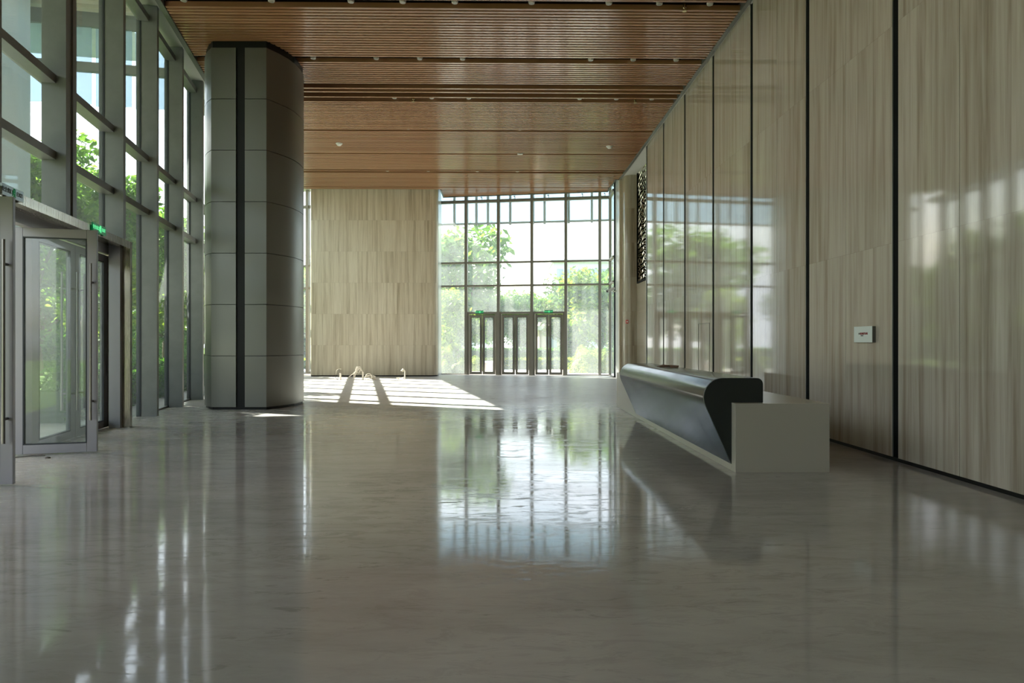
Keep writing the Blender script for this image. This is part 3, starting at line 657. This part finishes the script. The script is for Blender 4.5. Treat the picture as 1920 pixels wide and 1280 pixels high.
# foliage
def leaves(pts, size, seed, up=.3):
    g = np.random.default_rng(seed); n = len(pts); pts = np.asarray(pts)
    nrm = g.normal(size=(n, 3)); nrm[:, 2] = np.abs(nrm[:, 2])+up; nrm /= np.linalg.norm(nrm, axis=1)[:, None]
    u = np.cross(nrm, g.normal(size=(n, 3))); u /= np.linalg.norm(u, axis=1)[:, None]; v = np.cross(nrm, u)
    s = (size*g.uniform(.6, 1.25, n))[:, None]
    q = np.stack([pts-u*s, pts+v*s*.42+nrm*s*.12, pts+u*s, pts-v*s*.42+nrm*s*.12], 1).reshape(-1, 3)
    return q, np.arange(4*n).reshape(n, 4)
def leafmesh(name, pts, size, seed):
    q, f = leaves(pts, size, seed); me = bpy.data.meshes.new(name); me.from_pydata(q.tolist(), [], f.tolist()); me.update(); return me
def crown_pts(n, rx, rz, cz, seed, clumps=26):
    g = np.random.default_rng(seed); c = g.normal(size=(clumps, 3)); c /= np.linalg.norm(c, axis=1)[:, None]; c *= g.uniform(.35, .95, (clumps, 1))
    idx = g.integers(0, clumps, n); d = g.normal(size=(n, 3)); d /= np.linalg.norm(d, axis=1)[:, None]; d *= (g.uniform(.45, 1, (n, 1)))*g.uniform(.22, .42, (clumps, 1))[idx]
    p = c[idx] + d; p[:, :2] *= rx; p[:, 2] = p[:, 2]*rz + cz; return p, np.stack([c[:, 0]*rx, c[:, 1]*rx, c[:, 2]*rz+cz], 1)
def trunk_mesh(name, cl, h0, rad, seed):
    g = random.Random(seed); b = MB(); top = Vector((g.uniform(-.2, .2), g.uniform(-.2, .2), h0))
    b.tube([(0, 0, -.35), (0, 0, .3), tuple(top*.55+Vector((.08, 0, 0))), tuple(top)], [rad*1.4, rad, rad*.85, rad*.7], 8)
    for c in cl[:12]:
        c = Vector(c); m_ = (top+c)/2 + Vector((0, 0, -.1)); s_ = top*(.75+.25*g.random())
        b.tube([tuple(s_), tuple(m_), tuple(c)], [rad*.42, rad*.25, rad*.08], 5)
    me = bpy.data.meshes.new(name); me.from_pydata(b.v, [], b.f); me.polygons.foreach_set('use_smooth', b.sm); return me
KINDS = {}
def kind(k, n, rx, rz, cz, size, m, h0, rad, seed, clumps=26):
    p, cl = crown_pts(n, rx, rz, cz, seed, clumps); a = leafmesh(k+'_crown', p, size, seed+1); a.materials.append(m)
    b = trunk_mesh(k+'_trunk', cl, h0, rad, seed); b.materials.append(M['bark']); KINDS[k] = (a, b)
kind('near', 9000, 2.3, 2.2, 5.0, .13, M['leaf1'], 2.6, .11, 1, 34)
kind('lime', 7000, 2.2, 2.4, 3.9, .13, M['leaf2'], 1.6, .09, 5, 30)
kind('dark', 7000, 2.6, 3.0, 4.6, .16, M['leaf3'], 1.8, .13, 9, 34)
kind('far', 5200, 3.4, 3.6, 5.0, .26, M['leaf1'], 1.8, .18, 13, 34)
kind('farlime', 5200, 3.2, 3.2, 4.3, .26, M['leaf2'], 1.4, .16, 17, 34)
def tree(k, x, y_, sc, rot, label, group=None, name='tree', sz=1):
    e = empty(name, (x, y_, -.32), label=label, cat='tree', group=group); e.rotation_euler.z = rot; e.scale = (sc, sc, sc*sz)
    for nm, me in (('crown', KINDS[k][0]), ('trunk', KINDS[k][1])):
        o = bpy.data.objects.new(nm, me); C.objects.link(o); o.parent = e
    return e
g_ = random.Random(11)
LT = [('lime', 2.0, 13.5, 1.1), ('near', 7.0, 13.8, 1.1), ('lime', 12.2, 14.2, 1.15), ('near', 18.4, 4.4, 1.0), ('lime', 18.8, 10.2, 1.1), ('near', 23.6, 5.0, 1.15), ('lime', 28.2, 5.6, 1.2), ('near', 33.2, 5.4, 1.2)]
for i, (k, s, t_, sc) in enumerate(LT):
    p = FA(s, t_)
    tree(k, p[0], p[1], sc, g_.uniform(0, 6), '%s leafy tree outside the left facade, %s from the entrance' % ({'near': 'mid-green', 'lime': 'yellow-green', 'dark': 'dark green'}[k], ORD[i]), 'trees outside the left facade')
for i, (x_, y_, k, sc) in enumerate([(-15, 34.5, 'lime', 1.2), (-19, 39, 'dark', 1.1), (-16.5, 44, 'farlime', .85), (-24, 36, 'far', .95), (-26, 45, 'farlime', 1.0), (-20.5, 50, 'far', .9), (-30, 54, 'dark', 1.2), (-42, 62, 'far', 1.1), (-13.5, 52, 'dark', 1.0), (-24, 60, 'farlime', 1.1)]):
    tree(k, x_, y_, sc, g_.uniform(0, 6), '%s low-crowned tree far down the left garden, %s in order of distance' % ({'lime': 'yellow-green', 'dark': 'dark green', 'farlime': 'pale green', 'far': 'mid-green'}[k], ORD[i]), 'trees far down the left garden')
for i in range(9):
    p = FA(-4+i*6.6, 22.5 + (i % 2)*1.6)
    tree(('dark', 'farlime', 'far')[i % 3], p[0], p[1], 1.0, g_.uniform(0, 6), '%s tree in the row behind the left garden, %s from the near end' % (('dark green', 'yellow-green', 'mid-green')[i % 3], ORD[i]), 'back row of trees left of the hall', sz=.9)
def fx(px, d): return ((px-960)/1285+.0148)*d
FT = [('far', 858, 44, 1.15, 'tall loose tree seen at the left of the far glass wall'), ('farlime', 842, 38, .60, 'small yellow-green tree behind the bushes left of the far doors'),
      ('near', 905, 46, .72, 'slim tree seen through the far left double door'), ('far', 935, 60, .78, 'round tree left of centre beyond the far lawn'),
      ('near', 968, 44, .66, 'small tree seen through the far middle double door'), ('farlime', 985, 64, .82, 'yellow-green tree beyond the middle far doors'),
      ('far', 1028, 60, .74, 'round tree in front of the distant building, left part'), ('farlime', 1082, 41, .78, 'yellow-green tree behind the big bush, left of the far mullion'),
      ('far', 1128, 43, .78, 'mid-green tree at the right end of the far glass'), ('farlime', 1165, 52, .85, 'yellow-green tree at the far right beyond the glass'),
      ('dark', 880, 66, 1.0, 'dark tree in the distance beyond the left far doors'),
      ('dark', 1052, 70, .95, 'dark tree in the distance beyond the right far doors'), ('farlime', 577, 41, .8, 'tree seen in the slot between column and far wall')]
for k, px, d, sc, lb in FT: tree(k, fx(px, d), d, sc, g_.uniform(0, 6), lb, 'trees beyond the far glass wall')
def leafy(name, pts, size, m, seed, label, cat, group=None, core=None):
    me = leafmesh(name+'_leaves', pts, size, seed); me.materials.append(m)
    e = empty(name, tuple(np.mean(pts, 0)[:2])+(-.3,), label=label, cat=cat, group=group)
    o = bpy.data.objects.new('foliage', me); C.objects.link(o); o.parent = e; o.matrix_parent_inverse = e.matrix_world.inverted()
    if core: core.build('stems', M['bark'], e)
    return e
def hedge(F, a0, a1, t0, t1, h, seed, label, m='leafh', dens=420, size=.055, z0=-.32):
    g = np.random.default_rng(seed); L = a1-a0; Wd = t1-t0; ar = L*Wd + 2*(L+Wd)*h; n = int(ar*dens)
    a = g.uniform(a0, a1, n); t_ = g.uniform(t0, t1, n); zz = g.uniform(z0, h, n); w = g.random(n)
    top = w < (L*Wd)/ar*1.3; zz[top] = h + g.normal(0, .035, top.sum()); sd = ~top; r_ = g.random(n)
    t_[sd] = np.where(r_[sd] < .5, t0, t1) + g.normal(0, .04, sd.sum())
    en = sd & (g.random(n) < Wd/(L+Wd)); a[en] = np.where(g.random(en.sum()) < .5, a0, a1)
    pts = np.array([(*F(x, y_), z_) for x, y_, z_ in zip(a, t_, zz)])
    core = MB().fbox(F, a0+.08, a1-.08, t0+.08, t1-.08, z0, h-.08)
    e = leafy('hedge', pts, size, M[m], seed, label, 'hedge'); core.build('twig_core', M['leaf3'], e)
ID = lambda a, t: (a, t)
hedge(FA, 12.6, 31, 1.25, 2.0, .62, 31, 'clipped green hedge right outside the left facade beyond the doors')
hedge(FA, 4, 12.2, 11, 12.2, .75, 32, 'clipped hedge across the path outside the open left doors', dens=300, size=.07)
hedge(FA, 16.4, 31, 2.5, 3.1, .80, 33, 'second clipped hedge farther out in the left garden', dens=260, size=.07)
hedge(FA, -6, 95, 17.4, 18.4, 3.0, 36, 'tall dense hedge closing the left garden', 'leaf1', 60, .16)
hedge(ID, -12, 12, 37.2, 38.2, .50, 34, 'long low hedge across the lawn beyond the far doors', 'leafb', 130, .09)
hedge(ID, -14, 14, 46, 47.2, .95, 35, 'farther, taller hedge beyond the long low hedge', 'leafh', 80, .12)
def bush(x, y_, r_, h, m, seed, label, n=3600, size=.07):
    g = np.random.default_rng(seed); d = g.normal(size=(n, 3)); d /= np.linalg.norm(d, axis=1)[:, None]; d[:, 2] = np.abs(d[:, 2])
    rr = g.uniform(.72, 1.03, (n, 1))*(1+.10*np.sin(d[:, :1]*7+seed)+.08*np.sin(d[:, 1:2]*9)); p = d*rr*np.array([r_, r_*.85, h+.25]) + np.array([x, y_, -.25])
    st = MB(); gg = random.Random(seed)
    for i in range(9):
        a = gg.uniform(0, 6.28); st.tube([(x, y_, -.32), (x+.3*r_*math.cos(a), y_+.3*r_*math.sin(a), h*.4), (x+.6*r_*math.cos(a), y_+.6*r_*math.sin(a), h*.75)], [.03, .02, .008], 5)
    leafy('bush', p, size, M[m], seed, label, 'bush', 'bushes outside the far glass wall', st)
bush(fx(1100, 32.2), 32.2, .92, 1.12, 'leafb', 41, 'big round lime-yellow bush outside the right side of the far glass', 6000)
bush(fx(1139, 32.0), 32.0, .42, 1.0, 'leafb', 42, 'smaller lime bush at the right end of the far glass')
bush(fx(838, 32.3), 32.3, .40, 1.15, 'leafb', 43, 'tall bright green bush beside the left end of the far glass')
bush(fx(862, 31.9), 31.9, .42, .55, 'leaf2', 44, 'low green bush left of the far left double door')
bush(fx(833, 31.6), 31.6, .36, .5, 'leafb', 45, 'low bright bush in front of the tall bush at the far left')
bush(fx(892, 34.2), 34.2, .55, .62, 'leafb', 46, 'lime bush seen through the far left double door')
wbx = empty('white_planter_box', (fx(917, 33.5), 33.5, 0), label='white box on the paving seen through the far left double door', cat='box')
X_ = fx(917, 33.5); box(X_-.22, X_+.22, 33.4, 33.7, -.02, .50).build('box_body', M['plastic'], wbx, bevel=.01)
box(X_-.2, X_+.2, 33.385, 33.4, .06, .40).build('front_panel', M['kiosk'], wbx)
# gate kiosk
kx0, kx1 = fx(1006, 50), fx(1062, 50)
kk = empty('gate_kiosk', ((kx0+kx1)/2, 51, -.3), label='small pinkish gate kiosk with flat pale roof beyond the far right door', cat='building')
box(kx0+.2, kx1-.2, 50, 52.5, -.32, 2.9).build('walls', M['kiosk'], kk); box(kx0-.3, kx1+.3, 49.6, 52.9, 2.3, 2.6).build('roof_slab', M['kerb'], kk)
box(kx0+.7, kx1-.7, 49.97, 50.0, .6, 1.9).build('window_pane', M['bldgw'], kk); box(kx0-.2, kx0-.1, 49.7, 49.8, -.3, 2.3).build('post', M['kerb'], kk)
# distant building
bd = empty('office_building', (16, 96, 0), label='pale distant office block with window bands beyond the trees', cat='building')
bx0, bx1 = fx(1038, 92), fx(1230, 92)
box(bx0, bx1, 92.3, 104, -.3, 12.2).build('walls', M['bldg'], bd)
for f in range(5):
    wn_ = MB(); z0 = 1.0+f*2.25
    for j in range(11):
        x0 = bx0 + .5 + j*(bx1-bx0-1)/11; wn_.box(x0, x0+(bx1-bx0-1)/11-.35, 92.2, 92.31, z0, z0+1.3)
    wn_.build('window_band', M['bldgw'], bd)
box(bx0-.4, bx1+.4, 91.9, 104, 12.2, 12.6).build('roof_parapet', M['bldg'], bd)
b2 = empty('hall_building', (-9, 100, 0), label='low pale building far behind the trees left of centre', cat='building')
box(fx(850, 98), fx(925, 98), 98, 106, -.3, 6.4).build('walls', M['bldg'], b2); box(fx(848, 98), fx(927, 98), 97.6, 106, 6.4, 6.8).build('roof_parapet', M['kerb'], b2)
# ------------------------------------------------------------------ outside canopy, pillar and hanging screens
ca = empty('canopy', FA(7, 5)+(8.8,), label='entrance canopy outside the left facade with slatted tan soffit and hanging glass screen', cat='canopy')
MB().fbox(FA, -9, 16.5, .5, 10.5, 8.95, 9.3).fbox(FA, 16.5, 19.3, 1.6, 10.5, 8.95, 9.3).build('roof_deck', M['conc'], ca)  # outer strip and near end stretched to keep daylight off the hall floor
sm_ = MB()
for i in range(64): sm_.fbox(FA, -8.7+i*.392, -8.52+i*.392, .6, 10.4, 8.80, 8.95)
sm_.build('soffit_slats', M['canopy'], ca)
MB().fbox(FA, 16.45, 16.6, .5, 9, 7.58, 7.78).fbox(FA, 16.47, 16.57, .5, 9, 8.6, 8.95).build('edge_beam', M['alu'], ca)
for i in range(10):
    t0 = .55+i*.84
    FB = lambda a, t, t0=t0: FA(16.5+t+ (a-t0)*.18, a)
    MB().prism([FB(t0, 0), FB(t0+.80, 0), FB(t0+.80, .03), FB(t0, .03)], 6.84, 8.7).build('glass_fin', M['glassS'], ca)
pi_ = tag(MB().prism([CW(-12.2, 13.7), CW(-10.33, 13.7), CW(-10.33, 14.7), CW(-12.2, 14.7)], -.32, 8.95).build('canopy_pillar', M['conc']), 'square pale blue-grey pillar outside the left glass carrying the canopy', 'pillar')
hs = empty('glass_screen', FW(3, 1.3)+(7,), label='hanging pale glass screen with paired posts outside the top of the far glass', cat='screen')
KP = [.50, 1.55, 2.05, 3.1, 4.12, 4.62, 5.72, 6.78, 8.0]
ps = [(845, 31.6), (886, 31.5), (907.5, 31.4), (949, 31.2), (991.5, 31.1), (1013, 31), (1058, 30.8), (1101, 30.6)]
def kof(px):
    a_ = (px-960)/1285; return (3.126 - 1.45*.98*a_*0 + a_*31.6)/(.9884+.1519*a_) + .0
KP = [kof(p) for p, _ in ps]
MB().fbox(FW, -1.2, 9, 1.3, 1.315, 6.86, 9.4).build('glass_sheet', M['glassS'], hs)
MB().fbox(FW, -1.2, 9, 1.27, 1.34, 6.78, 6.86).build('bottom_rail', M['alu'], hs)
for k in KP:
    fbox(FW, k-.05, k+.05, 1.2, 1.29, 6.72, 9.4).build('post', M['alu'], hs)
lt_ = MB()
for i in range(60): lt_.fbox(FW, -1.2+i*.17, -1.12+i*.17, .25, 1.1, 8.25, 8.32)
lt_.build('soffit_louvre', M['alu'], hs)
